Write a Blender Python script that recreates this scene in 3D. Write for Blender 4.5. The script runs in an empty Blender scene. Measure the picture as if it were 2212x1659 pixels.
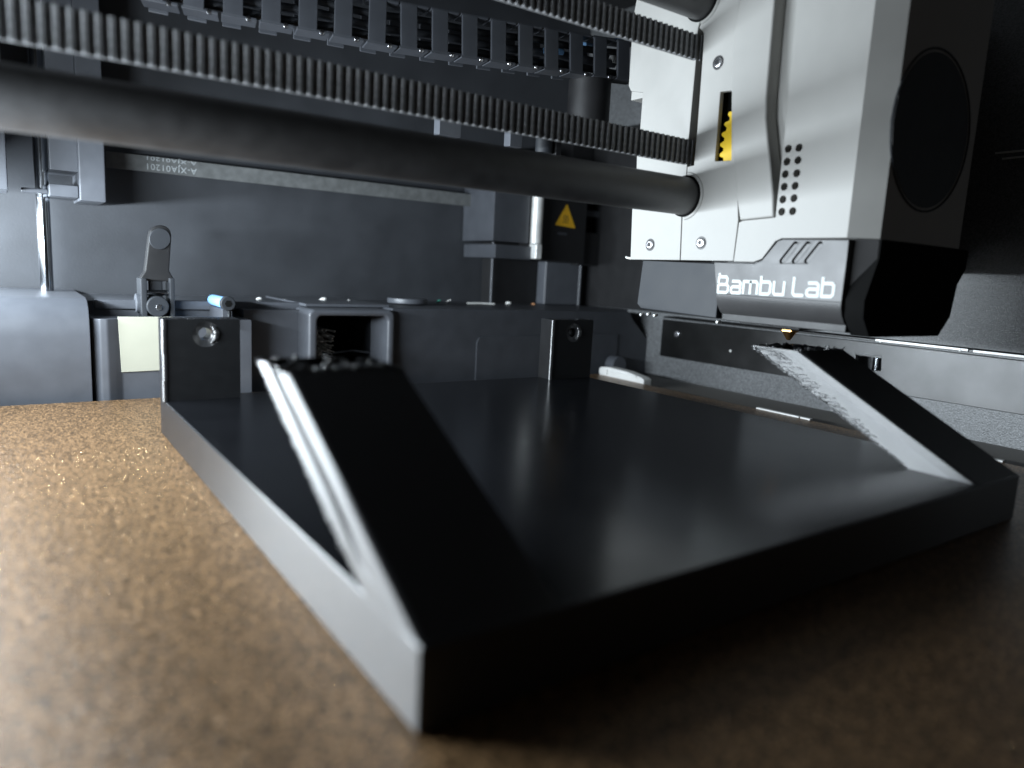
import bpy, bmesh, math, random
from mathutils import Vector, Matrix
random.seed(7)
MM = 0.001
SC = bpy.context.scene
COL = SC.collection

# ------------------------------------------------------------------ camera
YAW, PITCH, ROLL = 0.616, 0.157, 0.051
FPX, W, H = 1557.97, 2212.0, 1659.0            # focal length in a 2212 px wide picture
CAMPOS = Vector((0, 0, 48.0))
_f = Vector((math.sin(YAW) * math.cos(PITCH), math.cos(YAW) * math.cos(PITCH), -math.sin(PITCH)))
_r = Vector((math.cos(YAW), -math.sin(YAW), 0))
_u = _r.cross(_f)
R_ = math.cos(ROLL) * _r + math.sin(ROLL) * _u
U_ = -math.sin(ROLL) * _r + math.cos(ROLL) * _u
cam_data = bpy.data.cameras.new("camera")
cam = bpy.data.objects.new("camera", cam_data)
COL.objects.link(cam)
m3 = Matrix((R_, U_, -_f)).transposed()
cam.matrix_world = Matrix.Translation(CAMPOS * MM) @ m3.to_4x4()
cam_data.sensor_width = 36.0
cam_data.lens = 36.0 * FPX / W
cam_data.clip_start = 0.004
cam_data.clip_end = 10.0
cam_data.dof.use_dof = True
cam_data.dof.focus_distance = 0.232
cam_data.dof.aperture_fstop = 11.5
SC.camera = cam

# ------------------------------------------------------------------ world and exposure
world = bpy.data.worlds.new("World")
SC.world = world
world.use_nodes = True
world.node_tree.nodes["Background"].inputs[0].default_value = (1.0, 0.93, 0.90, 1)
world.node_tree.nodes["Background"].inputs[1].default_value = 0.014
SC.view_settings.view_transform = 'Standard'
SC.view_settings.look = 'None'
SC.view_settings.gamma = 1.0
SC.view_settings.exposure = 0.0
SC.cycles.max_bounces = 8
SC.cycles.diffuse_bounces = 5
SC.cycles.glossy_bounces = 4
SC.cycles.use_denoising = True

# the chamber's light bar on the left side
LX, LZ, LY0, LY1 = -45.0, 53.0, 118.0, 322.0
ld = bpy.data.lights.new("chamber_light", 'AREA')
ld.shape = 'RECTANGLE'
ld.size = (LY1 - LY0) * MM
ld.size_y = 7 * MM
ld.energy = 1.3
ld.color = (0.82, 0.92, 1.0)
lo = bpy.data.objects.new("chamber_light", ld)
COL.objects.link(lo)
lo.location = Vector((LX + 0.6, (LY0 + LY1) / 2, LZ)) * MM
lz = -Vector((1, 0, 0.22)).normalized()         # local +Z points away from the lit side
lx = Vector((0, 1, 0))
ly = lz.cross(lx)
lo.matrix_world = Matrix.Translation(lo.location) @ Matrix((lx, ly, lz)).transposed().to_4x4()


# ------------------------------------------------------------------ helpers
def at(px, py, axis, val):
    """the point (mm) where the sight line through a pixel meets the plane axis = val"""
    d = R_ * (px - W / 2) - U_ * (py - H / 2) + _f * FPX
    t = (val - CAMPOS[axis]) / d[axis]
    return CAMPOS + d * t


def thing(name, label, cat, loc, group=None):
    o = bpy.data.objects.new(name, None)
    o.empty_display_size = 0.005
    COL.objects.link(o)
    o.location = Vector(loc) * MM
    o["label"] = label
    o["category"] = cat
    if group:
        o["group"] = group
    return o


def tag(o, label, cat, group=None):
    o["label"] = label
    o["category"] = cat
    if group:
        o["group"] = group
    return o


def world_loc(o):
    v = Vector(o.location)
    p = o.parent
    while p:
        v = v + p.location
        p = p.parent
    return v


def obj(name, me, mat, parent=None, origin=None, smooth=40):
    """link a mesh given in world mm as one object with its origin at its own centre"""
    if isinstance(me, bmesh.types.BMesh):
        bm = me
        me = bpy.data.meshes.new(name)
        bmesh.ops.recalc_face_normals(bm, faces=bm.faces)
        bm.to_mesh(me)
        bm.free()
    if origin is None:
        lo_ = Vector((1e9,) * 3)
        hi_ = -lo_
        for v in me.vertices:
            for k in range(3):
                lo_[k] = min(lo_[k], v.co[k])
                hi_[k] = max(hi_[k], v.co[k])
        origin = Vector(((lo_[0] + hi_[0]) / 2, (lo_[1] + hi_[1]) / 2, lo_[2]))
    origin = Vector(origin)
    for v in me.vertices:
        v.co = (v.co - origin) * MM
    mats = mat if isinstance(mat, (list, tuple)) else [mat]
    for m in mats:
        me.materials.append(m)
    if smooth:
        for p in me.polygons:
            p.use_smooth = True
        me.set_sharp_from_angle(angle=math.radians(smooth))
    o = bpy.data.objects.new(name, me)
    COL.objects.link(o)
    o.location = origin * MM
    if smooth:
        wn = o.modifiers.new("weighted_normals", 'WEIGHTED_NORMAL')
        wn.weight = 100
        wn.keep_sharp = True
    if parent:
        o.parent = parent
        o.location = origin * MM - world_loc(parent)
    return o


def struct(name, me, mat, **k):
    o = obj(name, me, mat, **k)
    o["kind"] = "structure"
    return o


def box_bm(x0, x1, y0, y1, z0, z1, bev=0.0, seg=2, bm=None):
    own = bm is None
    b = bmesh.new()
    vs = [b.verts.new((x, y, z)) for z in (z0, z1) for y in (y0, y1) for x in (x0, x1)]
    for f in ((0, 2, 3, 1), (4, 5, 7, 6), (0, 1, 5, 4), (2, 6, 7, 3), (0, 4, 6, 2), (1, 3, 7, 5)):
        b.faces.new([vs[i] for i in f])
    if bev:
        bmesh.ops.bevel(b, geom=list(b.edges), offset=bev, segments=seg, affect='EDGES', profile=0.5)
    if own:
        return b
    merge(bm, b)
    return bm


def merge(dst, src):
    me = bpy.data.meshes.new("tmp")
    src.to_mesh(me)
    src.free()
    dst.from_mesh(me)
    bpy.data.meshes.remove(me)


def cyl_bm(p0, p1, r0, r1=None, n=24, bev=0.0, bm=None):
    """capped cylinder or cone between two points"""
    r1 = r0 if r1 is None else r1
    p0, p1 = Vector(p0), Vector(p1)
    d = (p1 - p0).normalized()
    a = d.orthogonal().normalized()
    c = d.cross(a)
    b = bmesh.new()
    L = (p1 - p0).length
    prof = [(0, r0), (L, r1)]
    if bev:
        prof = [(0, r0 - bev), (bev * .3, r0 - bev * .3), (bev, r0), (L - bev, r1), (L - bev * .3, r1 - bev * .3), (L, r1 - bev)]
    rings = []
    for t, r in prof:
        rings.append([b.verts.new(p0 + d * t + (a * math.cos(2 * math.pi * i / n) + c * math.sin(2 * math.pi * i / n)) * r) for i in range(n)])
    for q in range(len(rings) - 1):
        for i in range(n):
            j = (i + 1) % n
            b.faces.new((rings[q][i], rings[q][j], rings[q + 1][j], rings[q + 1][i]))
    b.faces.new(rings[0][::-1])
    b.faces.new(rings[-1])
    if bm is None:
        return b
    merge(bm, b)
    return bm


def tube_bm(pts, r, n=8, bm=None):
    pts = [Vector(p) for p in pts]
    b = bmesh.new()
    rings = []
    for i, p in enumerate(pts):
        d = (pts[min(i + 1, len(pts) - 1)] - pts[max(i - 1, 0)]).normalized()
        a = d.cross(Vector((0.31, 0.22, 0.92))).normalized()
        c = d.cross(a)
        rr = r(i / (len(pts) - 1)) if callable(r) else r
        rings.append([b.verts.new(p + (a * math.cos(2 * math.pi * k / n) + c * math.sin(2 * math.pi * k / n)) * rr) for k in range(n)])
    for q in range(len(rings) - 1):
        for i in range(n):
            j = (i + 1) % n
            b.faces.new((rings[q][i], rings[q][j], rings[q + 1][j], rings[q + 1][i]))
    b.faces.new(rings[0][::-1])
    b.faces.new(rings[-1])
    if bm is None:
        return b
    merge(bm, b)
    return bm


def plate(outer, holes, depth, mapf, bev=0.25, seg=2):
    """a flat piece with holes: outline in (u, v), thickness in w from 0 to depth, mapped by mapf(u, v, w)"""
    cu = bpy.data.curves.new("tmp", 'CURVE')
    cu.dimensions = '2D'
    cu.fill_mode = 'BOTH'
    for loop in [outer] + list(holes):
        s = cu.splines.new('POLY')
        s.points.add(len(loop) - 1)
        for p, q in zip(s.points, loop):
            p.co = (q[0], q[1], 0, 1)
        s.use_cyclic_u = True
    cu.extrude = depth / 2 - bev
    cu.bevel_depth = bev
    cu.bevel_resolution = seg - 1
    cu.offset = -bev
    o = bpy.data.objects.new("tmp", cu)
    COL.objects.link(o)
    dg = bpy.context.evaluated_depsgraph_get()
    me = bpy.data.meshes.new_from_object(o.evaluated_get(dg))
    bpy.data.objects.remove(o)
    bpy.data.curves.remove(cu)
    me.materials.clear()
    for v in me.vertices:
        v.co = mapf(v.co[0], v.co[1], v.co[2] + depth / 2)
    b = bmesh.new()
    b.from_mesh(me)
    bpy.data.meshes.remove(me)
    bmesh.ops.remove_doubles(b, verts=b.verts, dist=1e-4)
    return b


def plate_x(outer, holes, x0, x1, **k):        # outline (y, z); outer face looks towards -X
    return plate(outer, holes, x1 - x0, lambda u, v, w: Vector((x1 - w, u, v)) if False else Vector((x0 + w, u, v)), **k)


def plate_y(outer, holes, y0, y1, **k):        # outline (x, z)
    return plate(outer, holes, y1 - y0, lambda u, v, w: Vector((u, y1 - w, v)), **k)


def plate_z(outer, holes, z0, z1, **k):        # outline (x, y)
    return plate(outer, holes, z1 - z0, lambda u, v, w: Vector((u, v, z0 + w)), **k)


def circle(cx, cy, r, n=24, ry=None):
    ry = ry or r
    return [(cx + r * math.cos(2 * math.pi * i / n), cy + ry * math.sin(2 * math.pi * i / n)) for i in range(n)]


def rounded(x0, x1, y0, y1, r, n=5):
    out = []
    for cx, cy, a in ((x1 - r, y1 - r, 0), (x0 + r, y1 - r, 90), (x0 + r, y0 + r, 180), (x1 - r, y0 + r, 270)):
        for i in range(n + 1):
            t = math.radians(a + 90 * i / n)
            out.append((cx + r * math.cos(t), cy + r * math.sin(t)))
    return out


def soften(poly, r, n=4):
    """round the corners of a polygon"""
    out = []
    N = len(poly)
    for i in range(N):
        a, b, c = Vector(poly[i - 1]), Vector(poly[i]), Vector(poly[(i + 1) % N])
        la, lc = (a - b).length, (c - b).length
        rr = min(r, la * .45, lc * .45)
        p, q = b + (a - b).normalized() * rr, b + (c - b).normalized() * rr
        for k in range(n + 1):
            t = k / n
            out.append(tuple(p * (1 - t) ** 2 + b * 2 * t * (1 - t) + q * t * t))
    return out


# ------------------------------------------------------------------ materials
def new_mat(name):
    m = bpy.data.materials.new(name)
    m.use_nodes = True
    return m, m.node_tree.nodes, m.node_tree.links, m.node_tree.nodes["Principled BSDF"]


def mat(name, col, rough=0.5, metal=0.0, spec=0.5, var=0.12, vscale=150, bump=0.0, bscale=2500, rvar=0.08, aniso=None, coat=0.0, ior=1.5):
    m, N, L, B = new_mat(name)
    tc = N.new("ShaderNodeTexCoord")
    no = N.new("ShaderNodeTexNoise")
    no.inputs["Scale"].default_value = vscale
    no.inputs["Detail"].default_value = 5
    L.new(tc.outputs["Object"], no.inputs["Vector"])
    ra = N.new("ShaderNodeValToRGB")
    ra.color_ramp.elements[0].position = 0.3
    ra.color_ramp.elements[1].position = 0.7
    ra.color_ramp.elements[0].color = tuple(c * (1 - var) for c in col) + (1,)
    ra.color_ramp.elements[1].color = tuple(min(1, c * (1 + var)) for c in col) + (1,)
    L.new(no.outputs["Fac"], ra.inputs["Fac"])
    L.new(ra.outputs["Color"], B.inputs["Base Color"])
    mr = N.new("ShaderNodeMapRange")
    mr.inputs["To Min"].default_value = max(0.02, rough - rvar)
    mr.inputs["To Max"].default_value = min(1, rough + rvar)
    L.new(no.outputs["Fac"], mr.inputs["Value"])
    L.new(mr.outputs["Result"], B.inputs["Roughness"])
    B.inputs["Metallic"].default_value = metal
    B.inputs["Specular IOR Level"].default_value = spec
    B.inputs["Coat Weight"].default_value = coat
    B.inputs["IOR"].default_value = ior
    if bump:
        n2 = N.new("ShaderNodeTexNoise")
        n2.inputs["Scale"].default_value = bscale
        n2.inputs["Detail"].default_value = 3
        L.new(tc.outputs["Object"], n2.inputs["Vector"])
        bp = N.new("ShaderNodeBump")
        bp.inputs["Strength"].default_value = 1.0
        bp.inputs["Distance"].default_value = bump * MM
        L.new(n2.outputs["Fac"], bp.inputs["Height"])
        L.new(bp.outputs["Normal"], B.inputs["Normal"])
    if aniso:
        B.inputs["Anisotropic"].default_value = aniso[0]
        cv = N.new("ShaderNodeCombineXYZ")
        for k in range(3):
            cv.inputs[k].default_value = aniso[1][k]
        L.new(cv.outputs[0], B.inputs["Tangent"])
    return m


M = {}
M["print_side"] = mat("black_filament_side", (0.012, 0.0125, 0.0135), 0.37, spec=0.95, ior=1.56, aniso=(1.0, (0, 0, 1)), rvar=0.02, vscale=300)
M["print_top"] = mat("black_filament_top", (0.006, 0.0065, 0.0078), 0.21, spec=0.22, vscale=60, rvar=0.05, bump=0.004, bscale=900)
M["strand"] = mat("filament_strand", (0.02, 0.021, 0.023), 0.32, spec=1.0, ior=1.7)
M["bead"] = mat("filament_seam", (0.03, 0.031, 0.033), 0.36, spec=1.0, ior=1.8, aniso=(0.95, (0, 0, 1)))
M["white"] = mat("pale_grey_plastic", (0.405, 0.398, 0.378), 0.6, var=0.03, bump=0.004, bscale=3500)
M["grey_cover"] = mat("mid_grey_plastic", (0.055, 0.054, 0.055), 0.42, var=0.05, bump=0.01, bscale=3500)
M["dark_cover"] = mat("dark_grey_plastic", (0.020, 0.023, 0.028), 0.6, bump=0.008, bscale=3000)
M["black"] = mat("black_plastic", (0.012, 0.012, 0.013), 0.5)
M["matte_black"] = mat("matte_black", (0.006, 0.006, 0.006), 0.9, spec=0.1)
M["rear"] = mat("blue_grey_plastic", (0.083, 0.089, 0.102), 0.40, var=0.08, bump=0.008, bscale=2600)
M["rear_dark"] = mat("charcoal_plastic", (0.050, 0.054, 0.063), 0.45, var=0.1, bump=0.008, bscale=2600)
M["wall"] = mat("textured_charcoal_panel", (0.038, 0.041, 0.047), 0.55, var=0.15, vscale=60, bump=0.03, bscale=1100)
M["wall_side"] = mat("textured_grey_panel", (0.14, 0.145, 0.15), 0.40, var=0.55, vscale=1700, bump=0.11, bscale=2100, spec=0.8)
M["rubber"] = mat("belt_rubber", (0.23, 0.233, 0.24), 0.55, var=0.3, vscale=900, spec=0.4)
M["rubber_pale"] = mat("belt_back", (0.12, 0.125, 0.125), 0.6, var=0.2, vscale=300)
M["carbon"] = mat("carbon_tube", (0.05, 0.05, 0.052), 0.55, spec=1.0, var=0.3, vscale=200)
M["steel"] = mat("polished_steel", (0.40, 0.42, 0.45), 0.14, metal=1.0, rvar=0.03)
M["screw"] = mat("screw_steel", (0.5, 0.5, 0.52), 0.28, metal=1.0)
M["rail"] = mat("brushed_rail", (0.10, 0.10, 0.10), 0.42, metal=1.0, var=0.3, vscale=45, aniso=(0.8, (0, 0, 1)))
M["silver"] = mat("bright_metal", (0.80, 0.80, 0.78), 0.4, metal=0.3)
M["cream"] = mat("cream_pad", (0.42, 0.42, 0.34), 0.8, var=0.03)
M["white_part"] = mat("white_silicone", (0.78, 0.78, 0.76), 0.5, var=0.04)
M["blue"] = mat("blue_sleeve", (0.25, 0.5, 0.85), 0.35)
M["yellow"] = mat("yellow_gear", (0.85, 0.56, 0.02), 0.4)
M["sticker"] = mat("warning_yellow", (0.75, 0.42, 0.02), 0.5)
M["ink"] = mat("ink_black", (0.015, 0.013, 0.01), 0.6)
M["print_white"] = mat("printed_white", (0.62, 0.67, 0.65), 0.5, var=0.02)
M["print_grey"] = mat("printed_grey", (0.42, 0.45, 0.46), 0.6, var=0.3, vscale=900)
M["brass"] = mat("brass", (0.75, 0.42, 0.16), 0.35, metal=1.0)
M["beige"] = mat("beige_ledge", (0.16, 0.15, 0.135), 0.55, var=0.08)
M["scrap"] = mat("scrap_white", (0.75, 0.75, 0.72), 0.5)
M["scrap_g"] = mat("scrap_green", (0.08, 0.4, 0.3), 0.5)
M["scrap_o"] = mat("scrap_orange", (0.6, 0.3, 0.15), 0.5)


def pei():
    m, N, L, B = new_mat("gold_textured_sheet")
    tc = N.new("ShaderNodeTexCoord")
    v = N.new("ShaderNodeTexVoronoi")
    v.inputs["Scale"].default_value = 3000
    n = N.new("ShaderNodeTexNoise")
    n.inputs["Scale"].default_value = 3600
    n.inputs["Detail"].default_value = 2
    n3 = N.new("ShaderNodeTexNoise")
    n3.inputs["Scale"].default_value = 160
    n3.inputs["Detail"].default_value = 4
    for q in (v, n, n3):
        L.new(tc.outputs["Object"], q.inputs["Vector"])
    sp = N.new("ShaderNodeSeparateColor")
    L.new(v.outputs["Color"], sp.inputs[0])
    pw = N.new("ShaderNodeMath")
    pw.operation = 'POWER'
    pw.inputs[1].default_value = 2.4
    L.new(sp.outputs[0], pw.inputs[0])
    mx = N.new("ShaderNodeMix")
    mx.data_type = 'FLOAT'
    mx.inputs[0].default_value = 0.08
    L.new(pw.outputs[0], mx.inputs[2])
    L.new(n3.outputs["Fac"], mx.inputs[3])
    ra = N.new("ShaderNodeValToRGB")
    ra.color_ramp.elements[0].position = 0.12
    ra.color_ramp.elements[0].color = (0.085, 0.050, 0.023, 1)
    ra.color_ramp.elements[1].position = 0.85
    ra.color_ramp.elements[1].color = (0.53, 0.315, 0.155, 1)
    L.new(mx.outputs[0], ra.inputs["Fac"])
    L.new(ra.outputs["Color"], B.inputs["Base Color"])
    B.inputs["Metallic"].default_value = 0.35
    B.inputs["Roughness"].default_value = 0.33
    ad = N.new("ShaderNodeMath")
    ad.operation = 'ADD'
    L.new(v.outputs["Distance"], ad.inputs[0])
    L.new(n.outputs["Fac"], ad.inputs[1])
    bp = N.new("ShaderNodeBump")
    bp.inputs["Strength"].default_value = 1.0
    bp.inputs["Distance"].default_value = 0.10 * MM
    L.new(ad.outputs[0], bp.inputs["Height"])
    L.new(bp.outputs["Normal"], B.inputs["Normal"])
    return m


M["pei"] = pei()
M["grain"] = mat("coating_grain", (0.85, 0.60, 0.34), 0.22, metal=1.0)

# ------------------------------------------------------------------ setting: chamber panels
WY = 330.0                                   # rear wall
RX = 275.0                                   # right wall
struct("rear_wall", box_bm(-75, 330, WY, WY + 4, -90, 190), M["wall"])
struct("wall_right", box_bm(RX, RX + 4, -10, WY - 0.5, -90, 190), M["wall_side"])
struct("wall_left", box_bm(-79, -75.5, 60, WY - 0.5, -90, 190), M["wall"])
struct("chamber_floor", box_bm(-75, RX - 0.5, -30, WY - 0.5, -94, -91), M["black"])
struct("ceiling", box_bm(-75, RX - 0.5, 40, WY - 0.5, 186, 190), M["black"])
struct("side_ledge", box_bm(241, RX - 0.3, 20, 262, -9, -2.6, 0.4), M["beige"])

# ------------------------------------------------------------------ build plate
BX0, BX1, BY0, BY1 = -21.0, 235.0, 4.0, 260.2
bed = thing("build_plate", "gold brown textured build plate under the black print", "build plate", (107, 132, -8))
obj("textured_sheet", box_bm(BX0, BX1, BY0, BY1, -0.6, 0.0, 0.12, 1), M["pei"], bed)
obj("heated_plate", box_bm(BX0 + 1, BX1 - 1, BY0 + 1, BY1 - 1, -5.5, -0.7, 0.3, 1), M["rear_dark"], bed)
# raised metallic grains of the coating near the camera, too many to count
ib = bmesh.new()
bmesh.ops.create_icosphere(ib, subdivisions=1, radius=1)
iv = [v.co.copy() for v in ib.verts]
ifc = [[v.index for v in f.verts] for f in ib.faces]
ib.free()
gv, gf = [], []
for i in range(5200):
    y = 20 + 175 * random.random() ** 1.4
    x = random.uniform(-18, 34) if random.random() < .62 else random.uniform(20, 200)
    if x > 31.5 and y > 58.5:
        continue
    r = random.uniform(.05, .13) if random.random() < .8 else random.uniform(.13, .21)
    o_ = len(gv)
    gv += [(x + c.x * r, y + c.y * r, 0.01 + c.z * r) for c in iv]
    gf += [[k + o_ for k in f] for f in ifc]
gme = bpy.data.meshes.new("coating_grains")
gme.from_pydata(gv, [], gf)
gr_o = obj("coating_grains", gme, M["grain"], bed, smooth=180)
gr_o["kind"] = "stuff"
gr_o.modifiers.clear()
# white guide on the right rear corner of the plate
gx = 235.4
g = [(229.5, -3.0), (259.5, -3.0), (259.5, 3.6), (253, 4.3), (241, 3.9), (231.5, 2.6), (229.5, 1.8)]
gd = obj("edge_guide", plate_x(soften(g, 0.8), [], gx, gx + 5, bev=0.4), M["white_part"], bed)
gd["label"] = "white guide block at the right rear corner of the plate"
obj("guide_rib", box_bm(gx - 0.6, gx, 234, 252, 1.9, 2.8, 0.2), M["white_part"], gd)
obj("guide_rib", box_bm(gx - 0.8, gx, 253.5, 259, 0.6, 3.0, 0.3), M["white_part"], gd)
for ya, yb in ((150.5, 169), (146, 150), (84, 101)):
    obj("edge_strip", box_bm(235.2, 237.2, ya, yb, -0.9, 0.45, 0.2), M["white_part"], bed)

# ------------------------------------------------------------------ the black print
PX0, PX1, PY0, PY1, PH = 32.58, 177.3, 59.6, 207.5, 9.9
AW, AH, AYT, ATH = 18.45, 31.86, 103.0, 13.9
PW, PD, PHT = 18.9, 6.95, 31.2
pr = thing("printed_bracket", "black plastic print with square base, two slanted arms and two short posts", "3D print", ((PX0 + PX1) / 2, (PY0 + PY1) / 2, 0))


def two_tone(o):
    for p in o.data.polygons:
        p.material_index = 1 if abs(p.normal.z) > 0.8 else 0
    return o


PM = [M["print_side"], M["print_top"], M["strand"]]
two_tone(obj("base", box_bm(PX0, PX1, PY0, PY1, 0.02, PH, 0.45, 3), PM, pr))


def arm_mesh(x0, x1, curl):
    """slanted bar; its left face is slightly crowned, with the rear edge curled outwards"""
    b = bmesh.new()
    e = 0.25
    # across the thickness: (position from front 0 to rear 1, sideways offset)
    sec = []
    NT_ = 24
    for k in range(NT_ + 1):
        t = k / NT_
        z = PH - e + t * (AH - PH + e)
        yf = PY0 + 0.05 + t * (AYT - PY0 - 0.05)
        g = curl * max(0.0, min(1.0, (t - 0.08) / 0.35))
        left = [(0.0, 0.95), (0.025, 0.5), (0.07, 0.24), (0.36, 0.0), (0.375, 0.12 * g), (0.63, 0.95 * g), (0.66, 0.20 * g), (0.95, -0.20 * g), (0.985, -0.1 * g), (1.0, 0.25)]
        row = [b.verts.new((x0 + dx, yf + s_ * ATH + (0.9 if s_ == 0 else 0) * 0, z)) for s_, dx in left]
        row += [b.verts.new((x1, yf + ATH, z)), b.verts.new((x1, yf, z))]
        sec.append(row)
    n = len(sec[0])
    for k in range(NT_):
        for i in range(n):
            j = (i + 1) % n
            b.faces.new((sec[k][i], sec[k][j], sec[k + 1][j], sec[k + 1][i]))
    b.faces.new(sec[0][::-1])
    b.faces.new(sec[-1])
    return b


A2X = 158.25
arms = []
for x0 in (PX0 + 0.03, A2X):
    x1 = x0 + AW if x0 < 100 else PX1 - 0.03
    a = obj("arm", arm_mesh(x0, x1, 1.0 if x0 < 100 else 0.0), M["print_side"], pr, smooth=0)
    arms.append((x0, x1, a))


def blob(bm, c, rx, ry, rz, n=6):
    b = bmesh.new()
    bmesh.ops.create_icosphere(b, subdivisions=1, radius=1)
    for v in b.verts:
        v.co = Vector((v.co.x * rx, v.co.y * ry, v.co.z * rz)) + Vector(c)
    merge(bm, b)


for x0, x1, a in arms:
    # drooping overhang strands along the lower rear edge, and rough last layer on top
    b = bmesh.new()
    sl = (AYT - PY0) / (AH - PH)
    N = 150 if x0 > 100 else 90
    for i in range(N):
        t = (i + random.random()) / N
        if x0 < 100 and t < 0.12:
            continue
        z = PH + 0.6 + t * (AH - PH - 0.8)
        y = PY0 + ATH + sl * (z - PH)
        amp = 0.25 + 0.75 * t if x0 > 100 else 0.3 + 0.3 * t
        dx = random.uniform(-0.25, 0.35) * (1 if x0 > 100 else 0.6)
        blob(b, (x0 + dx, y + random.uniform(-0.5, 0.4) * amp, z - random.uniform(0, .3)), random.uniform(.2, .34), random.uniform(.35, .9) * (0.5 + amp * .6), random.uniform(.12, .22))
    if x0 > 100:                              # ridges left by sagging layers towards the top
        for i in range(170):
            t = 1 - random.random() ** 1.4 * .75
            s_ = 1 - random.random() ** 1.3 * .55 * t
            row = round(s_ * 9) / 9
            z = PH + t * (AH - PH) - .3
            y = PY0 + ATH * row + sl * (z - PH)
            blob(b, (x0 - .02, y, z), random.uniform(.1, .2), random.uniform(.5, 1.3), random.uniform(.1, .16))
    s = obj("drooping_strands", b, M["strand"], a, smooth=60)
    s["kind"] = "stuff"
    b = bmesh.new()
    for i in range(60):
        blob(b, (random.uniform(x0 + .3, x1 - .3), random.choice((AYT + .2, AYT + .4, AYT + .5, AYT + 1.5, AYT + 4, AYT + 9, AYT + 13)), AH + random.uniform(-.1, .15)),
             random.choice((.25, .3, .4, 1.2, 1.8)), random.uniform(.15, .4), random.uniform(.2, .65))
    for i in range(9):                        # loose whiskers
        p = Vector((random.uniform(x0, x1), AYT + random.uniform(0, 2), AH))
        q = p + Vector((random.uniform(-1.5, 1.5), random.uniform(-.8, .3), random.uniform(.3, 1.0)))
        tube_bm([p, (p + q) / 2 + Vector((0, 0, .4)), q], .12, n=6, bm=b)
    s = obj("rough_layer", b, M["strand"], a, smooth=60)
    s["kind"] = "stuff"


def post_mesh(x0, x1, hx, hz, r_out, r_in, dep, n=40):
    """upright block with a countersunk hole through it"""
    b = bmesh.new()
    y0, y1, z0, z1 = PY1 - PD, PY1 - 0.05, PH - 0.2, PHT

    def border(t):
        c, s = math.cos(t), math.sin(t)
        k = 1e9
        if c > 1e-6: k = min(k, (x1 - hx) / c)
        if c < -1e-6: k = min(k, (x0 - hx) / c)
        if s > 1e-6: k = min(k, (z1 - hz) / s)
        if s < -1e-6: k = min(k, (z0 - hz) / s)
        return hx + c * k, hz + s * k
    ts = sorted([2 * math.pi * i / n for i in range(n)] + [math.atan2(z - hz, x - hx) % (2 * math.pi) for x in (x0, x1) for z in (z0, z1)])
    of = [b.verts.new((*border(t)[:1], y0, border(t)[1])) for t in ts]
    ob_ = [b.verts.new((border(t)[0], y1, border(t)[1])) for t in ts]

    def ring(r, y, w=0.0):
        return [b.verts.new((hx + r * math.cos(t) * (1 + w * random.uniform(-1, 1)), y, hz + r * math.sin(t) * (1 + w * random.uniform(-1, 1)))) for t in ts]
    c0 = ring(r_out, y0, .02)
    c1 = ring(r_in, y0 + dep, .03)
    c2 = ring(r_in, y1)
    k = len(ts)
    for i in range(k):
        j = (i + 1) % k
        for p, q in ((of, c0), (c0, c1), (c1, c2), (c2, ob_), (ob_, of)):
            b.faces.new((p[i], p[j], q[j], q[i]))
    corner = [e for e in b.edges if abs(e.verts[0].co.x - e.verts[1].co.x) < 1e-5 and e.verts[0].co.x in (e.verts[1].co.x,) and False]
    return b


p1 = at(445, 722, 1, PY1 - PD)
p2 = at(1240, 719, 1, PY1 - PD)
for x0, x1, hp in ((PX0 + 0.02, PX0 + PW, p1), (PX1 - PW, PX1 - 0.02, p2)):
    po = two_tone(obj("post", post_mesh(x0, x1, hp.x, hp.z, 3.4, 1.6, 1.1), PM, pr, smooth=25))
    for p in po.data.polygons:
        if p.normal.y < -0.2 and (abs(p.normal.x) > .2 or abs(p.normal.z) > .2):
            p.material_index = 2
    arc = [(hp.x + 2.55 * math.cos(t), PY1 - PD + .05, hp.z + 2.55 * math.sin(t)) for t in [math.radians(-62 + 124 * i / 24) for i in range(25)]]
    obj("highlight_arc", tube_bm(arc, lambda u: .25 + .62 * math.sin(math.pi * u) + .08 * math.sin(u * 25), n=10), M["bead"], po)  # arc added to imitate the highlight on the countersink
    # seam bead down the front left corner
    b = bmesh.new()
    z = PH
    while z < PHT - 0.3:
        h = random.uniform(3, 8)
        z2 = min(PHT - 0.1, z + h)
        ox = random.uniform(-.08, .08)
        cyl_bm((x0 + .15 + ox, PY1 - PD + .1, z), (x0 + .15 + ox, PY1 - PD + .1, z2), 0.66, n=16, bm=b)
        z = z2 + 0.05
    obj("seam_bead", b, M["bead"], po)
    b = bmesh.new()
    for i in range(14):
        blob(b, (random.uniform(x0 + .5, x1 - .5), PY1 - PD + random.uniform(.2, .8), PHT + .05), random.uniform(.4, 1.5), .2, .18)
    s = obj("rough_layer", b, M["strand"], po)
    s["kind"] = "stuff"

# ------------------------------------------------------------------ gantry: rods and belts
RY, RZ, RR = 145.2, 71.0, 5.2
UZ = 123.2
XF = 159.46                                   # left face of the print head
rod = obj("carbon_rod", cyl_bm((-45, RY, RZ), (235, RY, RZ), RR, n=64), M["carbon"])
tag(rod, "thick matte black carbon tube entering the lower half of the print head", "rod", "gantry tubes")
rod = obj("carbon_rod", cyl_bm((-45, RY, UZ), (235, RY, UZ), RR, n=64), M["carbon"])
tag(rod, "thick black tube cut off by the top edge beside the print head", "rod", "gantry tubes")


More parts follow.
